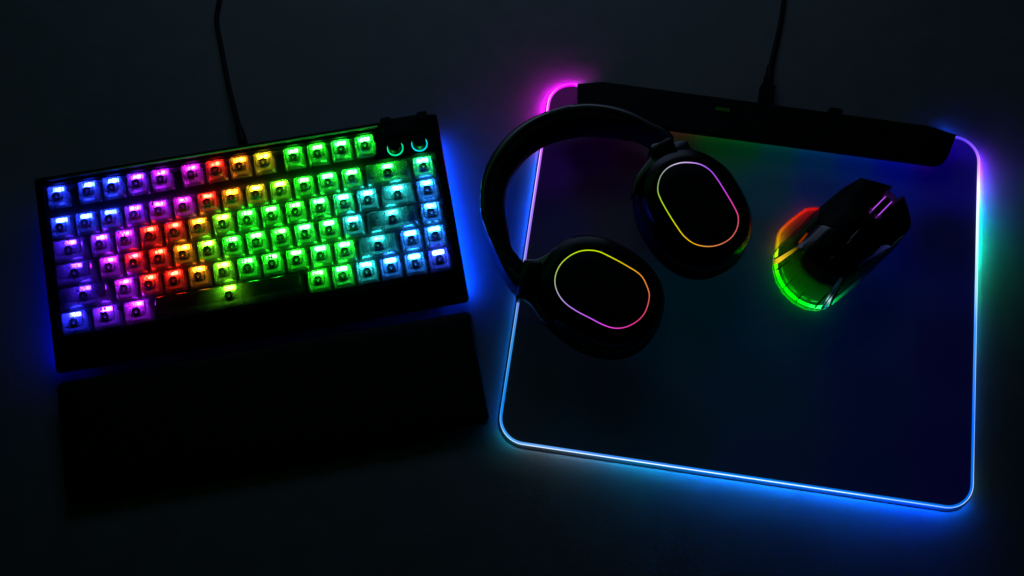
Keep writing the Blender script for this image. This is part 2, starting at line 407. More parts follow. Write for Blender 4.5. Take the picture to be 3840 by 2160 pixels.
for lg, u, ux, r, h in rows:
    y = (GAP+2)*U if r == 'F' else (2-r)*U
    loc = Vector(((ux-8)*U, y*math.cos(TILT), KZ+y*math.sin(TILT)))*S
    sw = bpy.data.objects.new('switch', SWITCH); link(sw, KB); sw.location = loc; sw.rotation_euler = (TILT, 0, 0)
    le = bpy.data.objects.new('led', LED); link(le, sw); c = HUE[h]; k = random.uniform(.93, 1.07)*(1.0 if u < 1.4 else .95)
    le.color = (c[0]*k, c[1]*k, c[2]*k, 1)
    cp = bpy.data.objects.new('keycap', cap_mesh(u)); link(cp, KB); cp.location = loc; cp.rotation_euler = (TILT, 0, 0)
    nm = {'arrow': 'a left arrow', 'bar': 'a short line', 'squares': 'four squares', 'up': 'an up chevron', 'down': 'a down chevron', 'left': 'a left chevron', 'right': 'a right chevron'}.get(lg, lg)
    cp['label'] = 'clear keycap marked %s glowing %s' % (nm, CNAME[h])
    lo = legend(lg, u*U/2-.55); lo.parent = cp
    if lg in SUB:
        g = text_geo(SUB[lg], 2.5); V = []
        for v in g[0]:
            yy = -7.0+v[1]*.9; zz = -6.9+(yy+8.95)/(4.45)*(7.7)+.14; V.append((v[0], yy, zz))
        mk('front_legend', V, g[1], M['ink'], cp, smooth=False)
    st = bpy.data.objects.new('stem', STEM); link(st, cp)
    if u == 2 or lg in ('enter',) or (lg == 'shift' and u == 2.25):
        for dx in (-12, 12):
            s2 = bpy.data.objects.new('stem', STEM); link(s2, cp); s2.location = (dx*S, 0, -.0012)

# ================================================================== wrist rest
WR = empty('wrist_rest', (KX, KY, 0), KT, 'plain black padded wrist rest lying below the keyboard', 'wrist rest')
o_ = rrect(-160, 160.3, -169.5, -81.0, 5.5, 6)
zt = lambda x, y: 15.5+(y+84)*.05-.6*((x/160)**8)
b = B(); b.rings([inset(o_, .4), o_, o_], [.02, .6, 4.0], True, True); b.build('base', M['rubber'], WR)
b = B(); b.rings([inset(o_, .3), inset(o_, -.1), inset(o_, .1), inset(o_, .9), inset(o_, 2.4)]+[rrect(-151, 151.3, -160.5, -90, 3, 6), rrect(-135, 135.3, -146, -108, 2, 6)],
                 [4.0, 5.0, lambda x, y: zt(x, y)-3.2, lambda x, y: zt(x, y)-1.4, lambda x, y: zt(x, y)-.5, zt, lambda x, y: zt(x, y)+.5])
b.build('cushion', M['leather'], WR)

# ================================================================== cables
def cable(name, px, z, r, label):
    P = [at(x*1.4907, y*1.4907, zz) for (x, y), zz in zip(px, z)]
    c = empty(name, (P[0].x, P[0].y, 0), 0, label, 'cable'); og = (P[0].x, P[0].y, 0)
    sp = smooth_path(P, 8); b = B(); b.tube(sp, r, 14); b.build('cord', M['rubber'], c, og)
    return c, og, P
kc, og, P = cable('keyboard_cable', [(556, -30), (552, 0), (545, 50), (557, 120), (572, 200), (590, 275), (607, 343)], [2.1, 2.1, 2.1, 2.2, 3, 6, 11], 2.05, 'black cable plugged into the back edge of the keyboard')
b = B(); a = P[-1]; d = (P[-1]-P[-2]).normalized(); b.tube([a-d*9, a-d*8, a, a+d*7], [2.5, 3.1, 3.6, 3.8], 14); b.build('strain_relief', M['dark'], kc, og)
pc, og, P = cable('mat_cable', [(1974, -30), (1972, 0), (1964, 55), (1952, 110), (1940, 160), (1934, 192)], [2.1, 2.1, 2.1, 2.5, 5, 7.5], 2.05, 'black cable plugged into the black bar of the mouse mat')
a = P[-1]; e_ = at(1925*1.4907, 268*1.4907, 8.0)
d = (e_-a); d.z = 0; L0 = d.length; d.normalize(); nn = Vector((-d.y, d.x, 0))
b = B()
def obox(b, p0, d, nn, x0, x1, hw, z0, z1):
    q = [p0+d*x0+nn*hw, p0+d*x0-nn*hw, p0+d*x1-nn*hw, p0+d*x1+nn*hw]
    b.rings([[(v.x, v.y) for v in q]]*2, [z0, z1])
b.tube([a-d*10+Vector((0, 0, -.3)), a+d*3], [2.4, 3.5], 12)
obox(b, a, d, nn, 0, 10, 3.6, 3.6, 11.0); b.build('strain_relief', M['dark'], pc, og)
b = B(); obox(b, a, d, nn, 10.02, L0, 5.8, 2.6, 12.6); b.build('plug', M['dark'], pc, og)

# ================================================================== mouse mat
MX, MY, MT, MW, MH = 188.27, 243.37, -.1305, 359.06, 305.5
MP = empty('mouse_mat', (MX, MY, 0), MT, 'large dark mouse mat with a glowing neon edge and black bar on top', 'mouse mat')
hx, hy = MW/2, MH/2
plan = rrect(-hx, hx, -hy, hy, 20, 10)
b = B(); bpl = rrect(-hx-1.6, hx+1.6, -hy-2.8, hy+1.6, 21.6, 10); b.rings([inset(bpl, 1.5), bpl, bpl, inset(bpl, .5)], [.02, .1, .35, .5]); b.build('rubber_base', M['base'], MP)
# the playing surface is a backlit light-guide sheet, fed from the bar and the edges: its own dim glow
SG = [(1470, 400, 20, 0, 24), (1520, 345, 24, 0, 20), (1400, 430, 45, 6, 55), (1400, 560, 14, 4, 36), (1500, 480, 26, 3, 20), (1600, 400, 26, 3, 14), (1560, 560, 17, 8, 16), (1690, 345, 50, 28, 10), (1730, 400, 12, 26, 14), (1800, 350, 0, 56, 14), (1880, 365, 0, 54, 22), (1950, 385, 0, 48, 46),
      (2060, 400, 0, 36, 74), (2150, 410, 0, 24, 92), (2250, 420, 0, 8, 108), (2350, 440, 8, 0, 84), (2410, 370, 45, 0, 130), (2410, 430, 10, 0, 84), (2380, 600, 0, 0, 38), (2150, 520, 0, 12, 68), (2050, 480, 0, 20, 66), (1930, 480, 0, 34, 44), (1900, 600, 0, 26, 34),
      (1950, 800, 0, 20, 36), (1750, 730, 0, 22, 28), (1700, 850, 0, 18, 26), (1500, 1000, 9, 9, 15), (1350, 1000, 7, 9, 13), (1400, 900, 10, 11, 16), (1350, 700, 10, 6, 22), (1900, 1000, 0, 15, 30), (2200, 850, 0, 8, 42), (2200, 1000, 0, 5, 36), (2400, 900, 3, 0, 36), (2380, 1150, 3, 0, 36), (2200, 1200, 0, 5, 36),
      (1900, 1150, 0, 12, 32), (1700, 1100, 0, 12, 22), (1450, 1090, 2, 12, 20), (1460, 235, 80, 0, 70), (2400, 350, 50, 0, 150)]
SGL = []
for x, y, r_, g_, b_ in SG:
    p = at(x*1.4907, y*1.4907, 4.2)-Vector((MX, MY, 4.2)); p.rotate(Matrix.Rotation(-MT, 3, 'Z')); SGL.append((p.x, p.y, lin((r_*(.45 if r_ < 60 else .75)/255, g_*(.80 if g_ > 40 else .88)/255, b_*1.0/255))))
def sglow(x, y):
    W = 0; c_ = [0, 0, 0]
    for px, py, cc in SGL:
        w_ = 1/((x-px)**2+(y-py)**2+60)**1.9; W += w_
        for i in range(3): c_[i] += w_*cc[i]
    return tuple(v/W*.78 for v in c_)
b = B(); q = inset(plan, 1.4)
polys = [inset(plan, 1.45), inset(plan, 1.41), inset(plan, 1.4)]; V = []; F = []; zz_ = [.52, 3.7, 3.7]
b.rings(polys+[q], zz_+[4.15], True, False)
nx, ny = 72, 62; hxx, hyy = hx-1.4, hy-1.4; r0 = 18.6
def sq(u, v):
    x, y = u*hxx, v*hyy
    ax_, ay_ = abs(x)-(hxx-r0), abs(y)-(hyy-r0)
    if ax_ > 0 and ay_ > 0:            # pull the corner cells onto the round corner
        m_ = max(ax_, ay_); l_ = math.hypot(ax_, ay_); k_ = m_/l_
        x = math.copysign(hxx-r0+ax_*k_, x); y = math.copysign(hyy-r0+ay_*k_, y)
    return x, y
V = [(*sq(-1+2*i/nx, -1+2*j/ny), 4.16) for j in range(ny+1) for i in range(nx+1)]
F = [(j*(nx+1)+i, j*(nx+1)+i+1, (j+1)*(nx+1)+i+1, (j+1)*(nx+1)+i) for j in range(ny) for i in range(nx)]
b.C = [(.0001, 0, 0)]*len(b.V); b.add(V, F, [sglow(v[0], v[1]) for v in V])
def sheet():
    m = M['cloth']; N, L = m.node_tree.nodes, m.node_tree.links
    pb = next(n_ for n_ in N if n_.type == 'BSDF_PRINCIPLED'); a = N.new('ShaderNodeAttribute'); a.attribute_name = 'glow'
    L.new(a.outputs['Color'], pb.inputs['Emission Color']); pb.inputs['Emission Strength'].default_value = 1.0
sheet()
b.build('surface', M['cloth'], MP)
# open path: from the bar at the top left, down the left, along the bottom, up the right to the bar
full = []
def arc(cx, cy, a0, a1, r=20, n=12): return [(cx+r*math.cos(math.radians(a0+(a1-a0)*k/n)), cy+r*math.sin(math.radians(a0+(a1-a0)*k/n))) for k in range(n+1)]
full += [(-150, hy)]+arc(-hx+20, hy-20, 90, 180)
full += [(-hx, hy-20-(2*hy-40)*k/30) for k in range(1, 30)]
full += arc(-hx+20, -hy+20, 180, 270)
full += [(-hx+20+(2*hx-40)*k/36, -hy) for k in range(1, 36)]
full += arc(hx-20, -hy+20, 270, 360)
full += [(hx, -hy+20+(2*hy-40)*k/30) for k in range(1, 30)]
full += arc(hx-20, hy-20, 0, 90)+[(150, hy)]
# arc length, landmarks: left side 0..1, bottom 1..2, right 2..3
def side_t(p):
    x, y = p
    if x < -hx+20.1 and y > -hy+8: return (hy-y)/(2*hy)            # 0 top .. 1 bottom of the left side
    if x > hx-20.1 and y > -hy+8: return 2+(y+hy)/(2*hy)
    return 1+(x+hx)/(2*hx)
SC = [(0.0, (1.0, .0, 1.2)), (.06, (1.4, .06, 1.5)), (.14, (1.0, .12, 1.3)), (.25, (.55, .16, 1.0)), (.45, (.34, .20, .9)), (.62, (.14, .26, .75)), (.75, (.02, .28, .75)), (.9, (.0, .24, .85)),
      (1.0, (.02, .32, .95)), (1.08, (.14, .38, .95)), (1.25, (.04, .26, .9)), (1.5, (.0, .22, .95)), (1.7, (.0, .18, .95)), (1.9, (.0, .17, .95)), (2.0, (.0, .15, .95)), (2.2, (.0, .16, 1.1)), (2.45, (.05, .3, 1.2)), (2.6, (.35, .8, 1.3)),
      (2.75, (.9, 1.3, 1.6)), (2.85, (1.2, 1.1, 1.7)), (2.93, (.7, .25, 1.6)), (2.98, (.25, .08, 1.4)), (3.0, (.1, .05, 1.0))]
SE = [(0.0, (1.3, .2, 1.4)), (.06, (2.0, .9, 2.0)), (.25, (1.3, .75, 1.7)), (.45, (.7, .5, 1.3)), (.62, (.35, .5, 1.0)), (.75, (.2, .5, .9)), (.92, (.05, .36, .95)), (1.0, (.4, .7, 1.1)), (1.08, (.7, .9, 1.3)), (1.35, (1.0, 1.2, 1.5)), (1.7, (.9, 1.15, 1.6)),
      (1.86, (.4, .75, 1.4)), (1.95, (.3, .6, 1.3)), (2.03, (.9, 1.1, 1.5)), (2.2, (.35, .7, 1.4)), (2.45, (.6, 1.0, 1.5)), (2.65, (1.2, 1.6, 1.8)), (2.85, (1.6, 1.5, 2.0)), (2.93, (1.2, .7, 2.0)), (3.0, (.3, .15, 1.4))]
C = [ramp(SC, side_t(p)) for p in full]
b = B(); b.sweep(full, [(.05, 3.2), (.05, 5.0), (-.95, 5.0), (-1.38, 4.7), (-1.38, .9)], C)
lsp = b.build('light_strip', M['strip'], MP)
b = B(); b.sweep(full, [(.07, 3.2), (.07, 5.0), (.35, 4.85), (.55, 4.5), (.55, 3.2)], [ramp(SE, side_t(p)) for p in full]); b.build('bright_edge', M['strip'], lsp)
GU = 110.0
def gl(r, g, bb, k=1): return (r*k*GU, g*k*GU, bb*k*GU)
UC = [(0.0, gl(1, 0, 1, 1.6)), (.05, gl(1, 0, 1, 1.8)), (.13, gl(1, .0, 1, 1.3)), (.19, gl(.3, .08, 1, .9)), (.24, gl(.0, .12, 1, 1.0)), (.42, gl(0, .08, 1, 1.1)), (.52, gl(0, .09, .8, .5)), (.7, gl(0, .12, .5, .38)), (.95, gl(0, .09, .45, .35)),
      (1.02, gl(.0, .20, .3, .8)), (1.08, gl(.10, .13, .16, .7)), (1.16, gl(.10, .22, .34, .8)), (1.3, gl(0, .30, .70, 1.3)), (1.5, gl(0, .20, 1, 2.1)), (1.75, gl(0, .13, 1, 2.9)), (1.9, gl(0, .07, 1, 3.2)), (1.97, gl(0, .10, .8, 1.6)),
      (2.04, gl(0, .10, .10, .3)), (2.12, gl(.0, .03, .12, .18)), (2.35, gl(0, .06, .22, .3)), (2.5, gl(0, .22, .3, .5)), (2.6, gl(0, .6, .38, .8)), (2.72, gl(0, .9, .6, 2.0)), (2.80, gl(0, .38, 1, 3.0)), (2.86, gl(.12, .12, 1, 5.0)), (2.92, gl(.17, .02, 1, 4.0)), (2.97, gl(.1, .02, 1, .7)), (3, gl(.05, .02, 1, .25))]
C = [ramp(UC, side_t(p)) for p in full]
b = B(); b.sweep(full, [(-.7, .9), (-.15, 3.1), (-1.25, 3.1), (-1.25, .9)], C)
b.build('underglow_strip', M['under'], MP)
# control bar
barp = [(-155, 130), (-150, 123), (-142, 119.2), (140, 119.6), (146.5, 122.5), (150, 128), (156.5, 149.5), (133, 154.2), (-137, 154.0), (-157.5, 149)]
b = B(); b.rings([inset(barp, 3.2), inset(barp, .8), barp, inset(barp, .3), inset(barp, 1.3)], [8.6, 9.4, 10.4, 14.6, 15.4]); 
b.build('bar', M['dark'], MP, ang=30)
b = B(); b.rings([rrect(-140, 140, 130, 149, 3)]*2, [4.16, 8.6]); b.build('bar_riser', M['dark'], MP)
b = B(); b.rings([rrect(-42, -30, 141.5, 144.6, .8)]*2, [15.35, 15.6], C=[(.001, .008, .001)]*24); b.build('painted_green_reflection', M['strip'], MP)  # green reflection on the bar, put in as a weakly glowing patch
b = B(); b.rings([rrect(52.5, 63.5, 150, 160.5, 1.0), rrect(52.5, 63.5, 150, 160.5, 1.0), rrect(53, 63, 150.5, 160, 1.0)], [5, 11.2, 11.8]); b.build('clip', M['dark'], MP)
# the light guide under the front lip of the bar, shining on the mat
BC = [(-150, (1.0, .02, .9)), (-120, (.8, .0, .55)), (-85, (.9, .03, .3)), (-62, (.55, .1, .03)), (-45, (.1, .5, .02)), (-10, (0, .9, .10)), (20, (0, .6, .35)), (45, (0, .38, .9)), (80, (0, .14, 1.5)), (115, (.03, .03, 2.1)), (138, (.2, .02, 1.4))]
n = 48; P = []; C = []
GB = 2.0
for k in range(n+1):
    x = -144+286*k/n; P.append((x, 123.0)); c = ramp(BC, x); C.append(tuple(v*GB for v in c))
b = B(); b.sweep(P, [(-.5, 8.3), (1.5, 8.45), (1.4, 7.2)], C); b.build('bar_light', M['under'], MP)

# ================================================================== headset
HC = (80, 260, 0); ZM = 4.3
HS = empty('headset', (80, 260, ZM), 0, 'black over-ear headset with two glowing oval rings lying on the mat corner', 'headset')
HO = (80, 260, ZM)
def c5(x, y, z): return at(1750+x/2.1467, 280+y/2.1467, z)
def c6(x, y, z): return at(1750+x/2.1467, 780+y/2.1467, z)
loopA = [(1783, 707), (1880, 722), (1960, 770), (2020, 845), (2080, 940), (2140, 1040), (2185, 1140), (2175, 1240), (2120, 1320), (2030, 1370), (1930, 1383), (1830, 1360), (1750, 1300), (1690, 1220), (1620, 1110), (1560, 1000), (1538, 920), (1560, 820), (1620, 750), (1700, 715)]
loopB = [(970, 340), (1060, 350), (1150, 390), (1280, 460), (1400, 540), (1455, 640), (1470, 720), (1440, 830), (1380, 905), (1290, 955), (1200, 968), (1110, 945), (1000, 890), (860, 815), (770, 740), (720, 650), (712, 560), (745, 470), (810, 400), (890, 355)]
colA = [(.75, .45, 1), (.5, .2, 1), (.40, .08, .95), (.5, .07, .9), (.62, .06, .8), (.8, .05, .45), (.8, .06, .2), (.7, .1, .12), (.65, .15, .08), (.7, .2, .07), (.75, .28, .05), (.8, .4, .0), (.85, .6, .0), (.75, .75, 0), (.5, .8, 0), (.35, .7, .02), (.3, .5, .1), (.3, .36, .25), (.42, .42, .5), (.7, .6, .9)]
colB = [(.6, .9, .0), (.65, .9, 0), (.7, .85, 0), (.85, .5, .0), (.85, .3, .02), (.8, .2, .05), (.75, .12, .08), (.75, .07, .12), (.8, .04, .22), (.8, .04, .4), (.85, .05, .6), (.8, .06, .85), (.6, .1, .95), (.5, .18, .95), (.45, .32, .75), (.4, .42, .42), (.42, .55, .2), (.45, .65, .08), (.5, .75, .03), (.55, .85, 0)]
ZP = 48.0
def ccw(P):
    a = sum(P[i][0]*P[(i+1) % len(P)][1]-P[(i+1) % len(P)][0]*P[i][1] for i in range(len(P)))
    return P if a > 0 else P[::-1]
def cup(loop, cols, conv, hx_=29.5):
    W = [conv(x, y, ZP) for x, y in loop]
    cen = sum(W, Vector())/len(W)
    # principal axis
    sxx = sum((w.x-cen.x)**2 for w in W); syy = sum((w.y-cen.y)**2 for w in W); sxy = sum((w.x-cen.x)*(w.y-cen.y) for w in W)
    th = .5*math.atan2(2*sxy, sxx-syy)
    ax = Vector((math.cos(th), math.sin(th), 0)); ay = Vector((-ax.y, ax.x, 0))
    pr = [((w-cen).dot(ax), (w-cen).dot(ay)) for w in W]
    return W, cen, ax, ay, max(abs(p[0]) for p in pr), max(abs(p[1]) for p in pr)
def oval(cen, ax, ay, a, bb, n=64, pw=2.25, flip=1, dx=0, dy=0):
    P = []
    for k in range(n):
        t = 2*PI*k/n; c, s_ = math.cos(t), math.sin(t)
        x = a*math.copysign(abs(c)**(2/pw), c)+dx; y = bb*math.copysign(abs(s_)**(2/pw), s_)+dy
        v = cen+ax*x+ay*y; P.append((v.x, v.y))
    return P
CUPS = {}
def make_cup(key, loop, cols, conv, side):
    W, cen, ax, ay, A, Bb = cup(loop, cols, conv)
    CUPS[key] = (cen, ax, ay, A, Bb)
    b = B(); zs = [20, 22, 30, 40, 45.5, 47.2, 47.9]
    ov = [oval(cen, ax, ay, A+d, Bb+d2) for d, d2 in ((10.5, 13), (12, 14.5), (13.5, 16), (12.5, 15), (9.5, 12), (5, 7), (1.8, 2.4))]
    b.rings(ov, zs, True, True); cp = b.build('ear_cup', M['gloss'], HS, HO)
    # cushion: fat soft ring under the cup
    b = B(); zs = [ZM+.1, ZM+.6, 8, 13, 18, 21.5, 23]
    ov = [oval(cen, ax, ay, A+d, Bb+d+2.5) for d in (7.5, 11, 13.6, 14.6, 13.8, 12, 9)]
    b.rings(ov, zs, True, True); b.build('ear_cushion', M['leather'], HS, HO)
    # face plate inside the glowing loop
    sp = smooth_path(W, 5, True); pl = ccw([(v.x, v.y) for v in sp])
    b = B(); b.rings([inset(pl, .8), inset(pl, .8), inset(pl, 1.6), inset(pl, 9)], [47.0, 48.2, 48.6, 48.9]); b.build('face_plate', M['dark'], cp, HO)
    cc = []
    m = len(W)
    for i in range(m):
        for k in range(5):
            t = k/5; cc.append(tuple(a_+(b_-a_)*t for a_, b_ in zip(cols[i], cols[(i+1) % m])))
    b = B(); b.sweep([(v.x, v.y) for v in sp], [(-.37, 47.3), (.37, 47.3), (.34, 48.25), (-.34, 48.25)], cc, closed=True)
    b.build('light_ring', M['strip'], cp, HO)
    return cp
cA = make_cup('A', loopA, colA, c5, 1); cA['label'] = 'upper right ear cup with violet to yellow ring'
cB = make_cup('B', loopB, colB, c6, 1); cB['label'] = 'lower left ear cup with yellow to magenta ring'
# yokes: outlines followed from neck round one side of the cup
def slab(name, pts, conv, z0, z1, mat, parent, bev=1.2, sm=True, zf=None):
    P = [conv(x, y, z1) for x, y in pts]
    if sm: P = smooth_path(P, 4, True)
    pl = ccw([(v.x, v.y) for v in P]); b = B()
    b.rings([inset(pl, bev*.6), pl, pl, inset(pl, bev*.35), inset(pl, bev)], [z0, z0+bev, z1-bev, z1-bev*.3, z1]); return b.build(name, mat, parent, HO)
slab('yoke', [(1478, 600), (1490, 560), (1600, 530), (1680, 533), (1772, 527), (1800, 575), (1850, 612), (1950, 650), (2040, 700), (2120, 775), (2190, 885), (2233, 968), (2212, 985), (2160, 905), (2095, 810), (2020, 735), (1930, 680), (1850, 655), (1760, 640), (1680, 645), (1590, 675), (1510, 725), (1440, 800), (1395, 880), (1360, 960), (1330, 960), (1345, 870), (1380, 790), (1440, 712), (1478, 655)], c5, 30, 43.5, M['satin'], HS)
slab('yoke', [(470, 412), (560, 407), (640, 372), (700, 320), (780, 262), (860, 232), (960, 219), (1060, 230), (1150, 264), (1250, 312), (1326, 347), (1322, 376), (1240, 350), (1140, 300), (1050, 268), (960, 258), (870, 268), (790, 300), (710, 365), (640, 440), (590, 530), (568, 640), (580, 740), (620, 850), (650, 930), (590, 875), (555, 815), (520, 765), (470, 733), (400, 720), (405, 670), (420, 600), (425, 510), (452, 452)], c6, 30, 43.5, M['satin'], HS)
# raised hinge blocks where the yokes meet the band
slab('hinge_block', [(1610, 505), (1665, 492), (1672, 545), (1700, 620), (1560, 640), (1490, 650), (1478, 590), (1520, 560)], c5, 26, 46.5, M['gloss'], HS, sm=False)
slab('hinge_block', [(470, 415), (600, 420), (570, 500), (560, 650), (540, 700), (420, 700), (414, 640), (414, 545), (440, 480)], c6, 26, 46.5, M['gloss'], HS, sm=False)
# headband: outer shell and inner cushion, both standing on edge
outer = [('5', 1668, 492), ('5', 1620, 440), ('5', 1540, 400), ('5', 1440, 345), ('5', 1330, 290), ('5', 1200, 250), ('5', 1080, 229), ('5', 960, 223), ('5', 850, 233), ('5', 740, 261), ('5', 600, 306), ('5', 480, 366), ('5', 380, 436), ('5', 290, 522), ('5', 210, 632), ('5', 150, 750), ('5', 116, 870), ('5', 106, 990), ('5', 110, 1090), ('5', 130, 1180), ('5', 162, 1280), ('5', 200, 1360), ('6', 250, 385), ('6', 300, 490), ('6', 345, 560), ('6', 412, 636)]
groove = [('5', 1600, 500), ('5', 1540, 460), ('5', 1480, 432), ('5', 1400, 395), ('5', 1260, 335), ('5', 1100, 290), ('5', 960, 280), ('5', 860, 290), ('5', 740, 314), ('5', 600, 375), ('5', 500, 430), ('5', 400, 520), ('5', 300, 640), ('5', 235, 740), ('5', 192, 850), ('5', 176, 960), ('5', 180, 1080), ('5', 200, 1200), ('5', 235, 1310), ('5', 275, 1400), ('6', 320, 410), ('6', 370, 480), ('6', 440, 560)]
inner = [('5', 1490, 592), ('5', 1400, 540), ('5', 1360, 523), ('5', 1280, 520), ('5', 1150, 502), ('5', 1030, 495), ('5', 920, 496), ('5', 800, 518), ('5', 700, 545), ('5', 600, 590), ('5', 500, 662), ('5', 410, 770), ('5', 350, 880), ('5', 322, 980), ('5', 319, 1080), ('5', 330, 1200), ('5', 345, 1300), ('5', 356, 1369), ('6', 375, 350), ('6', 415, 400), ('6', 460, 450)]
ZB = 45.0; ZC = 26.0
def resample(P, n):
    P = smooth_path(P, 8); d = [0]
    for a_, b_ in zip(P, P[1:]): d.append(d[-1]+(b_-a_).length)
    out = []; j = 0
    for k in range(n):
        t = d[-1]*k/(n-1)
        while j < len(d)-2 and d[j+1] < t: j += 1
        f = (t-d[j])/max(1e-9, d[j+1]-d[j]); out.append(P[j].lerp(P[j+1], f))
    return out
cv = {'5': c5, '6': c6}
NB = 90
Ob = resample([cv[k](x, y, ZB) for k, x, y in outer], NB)
Gb = resample([cv[k](x, y, ZB) for k, x, y in groove], NB)
Ib = resample([cv[k](x, y, ZC) for k, x, y in inner], NB)
def loft(name, rows_, mat, closed=True):
    V = []; F = []; m = len(rows_[0])
    for r in rows_: V += r
    for j in range(len(rows_)-1):
        for k in range(m): F.append((j*m+k, j*m+(k+1) % m, (j+1)*m+(k+1) % m, (j+1)*m+k))
    F.append(tuple(range(m))); F.append(tuple((len(rows_)-1)*m+k for k in range(m)))
    return mk(name, V, F, mat, HS, HO, ang=40)
def z_(p, z): return Vector((p.x, p.y, z))
sh = []
for o, g in zip(Ob, Gb):
    g2 = o.lerp(g, .97)
    sh.append([z_(o, 14), z_(o.lerp(g, -.02), 20), z_(o.lerp(g, -.02), 40), z_(o, ZB-1.2), z_(o.lerp(g, .12), ZB-.25), z_(o.lerp(g, .5), ZB+.25), z_(o.lerp(g, .86), ZB-.1), z_(g2, ZB-.9), z_(g2, 14)])
loft('headband', sh, M['satin'])
cu = []
for i, (g, o) in enumerate(zip(Gb, Ob)):
    q = min(Ib, key=lambda p: (Vector((p.x, p.y))-Vector((g.x, g.y))).length)
    q = Ib[i] if abs(i-NB/2) > 1e9 else q
    r = []
    for f, z in ((0, 19), (.45, 18), (.78, 19.5), (.94, 22.5), (1.0, 26), (.97, 31), (.86, 36.5), (.62, 41), (.3, 43.4), (.02, 43.6)):
        p = g.lerp(z_(q, g.z), f); r.append(z_(p, z))
    cu.append(r)
loft('headband_cushion', cu, M['leather'])

# ================================================================== mouse
def c7(x, y, z): return at(2800+x/2.07, 560+y/2.07, z)
mo = [(570, 452, 12), (650, 378, 16), (760, 292, 20), (885, 220, 24), (1000, 250, 24), (1130, 288, 24), (1098, 325, 20), (1140, 362, 18), (1165, 402, 20), (1222, 361, 24), (1250, 450, 24), (1278, 565, 22), (1268, 615, 20), (1205, 700, 16), (1120, 800, 14), (1000, 912, 12), (900, 1012, 12), (800, 1100, 12), (700, 1182, 12), (640, 1220, 12), (560, 1241, 12), (460, 1222, 12), (370, 1172, 12), (290, 1092, 12), (237, 1000, 12), (214, 900, 12), (222, 790, 12), (262, 730, 12), (330, 680, 12), (420, 590, 12), (500, 505, 12)]
OUT = [c7(x, y, z+ZM) for x, y, z in mo]
Ff = c7(1080, 400, 26); Bk = c7(430, 1060, 20)
MC = (c7(740, 720, 4.3).x, c7(740, 720, 4.3).y, ZM)
MS = empty('mouse', MC, 0, 'black gaming mouse with translucent back glowing green and orange thumb rest', 'mouse')
axis = Vector((Bk.x-Ff.x, Bk.y-Ff.y)); AL = axis.length; axis.normalize(); side = Vector((-axis.y, axis.x))
def spine(p):
    t = (Vector((p.x, p.y))-Vector((Ff.x, Ff.y))).dot(axis)/AL
    t = max(.10, min(.80, t)); s_ = Vector((Ff.x, Ff.y))+axis*AL*t
    h = ZM+26+14*math.sin(min(1, max(0, (t-.0)/.62))*PI/2) if t < .62 else ZM+40-9*((t-.62)/.38)**2
    return Vector((s_.x, s_.y, h)), t
def dome(outl, scale=1.0, zs=1.0, K=9):
    V = []; F = []; n = len(outl)
    cx = Vector((MC[0], MC[1], 0))
    ring = []
    for p in outl: ring.append(Vector((cx.x+(p.x-cx.x)*scale, cx.y+(p.y-cx.y)*scale, ZM+(p.z-ZM)*zs)))
    for f, z in ((.93, ZM+.3), (.975, ZM+2.5)):
        for q in ring:
            s_, t = spine(q); V.append(Vector((s_.x+(q.x-s_.x)*f, s_.y+(q.y-s_.y)*f, z)))
    for k in range(K):
        a = k/(K-1)*PI/2*.985
        for q in ring:
            s_, t = spine(q); hz = ZM+(s_.z-ZM)*zs
            c = math.cos(a)**.85
            V.append(Vector((s_.x+(q.x-s_.x)*c, s_.y+(q.y-s_.y)*c, q.z+(hz-q.z)*math.sin(a))))
    for r in range(K+1):
        for k in range(n): F.append((r*n+k, r*n+(k+1) % n, (r+1)*n+(k+1) % n, (r+1)*n+k))
    F.append(tuple(range(n))[::-1])
    m = (K+1)*n; ctr = len(V); V.append(sum((V[m+k] for k in range(n)), Vector())/n)
    for k in range(n): F.append((m+k, m+(k+1) % n, ctr))
    return V, F
V, F = dome(OUT)
mk('shell', V, F, M['smoke'], MS, MC, ang=50)
bvh = BVHTree.FromPolygons(V, F)
V2, F2 = dome(OUT, .885, .93); 
mk('core', V2, F2, M['rubber'], MS, MC, ang=50)
def hit(x, y, off=0):
    d = ray(2800+x/2.07, 560+y/2.07); loc, nrm, i, dd = bvh.ray_cast(Vector((0, 0, CAMH)), d.normalized())
    if loc is None: p = c7(x, y, ZM+12); return p, Vector((0, 0, 1))
    if nrm.z < 0: nrm = -nrm
    return loc+nrm*off, nrm
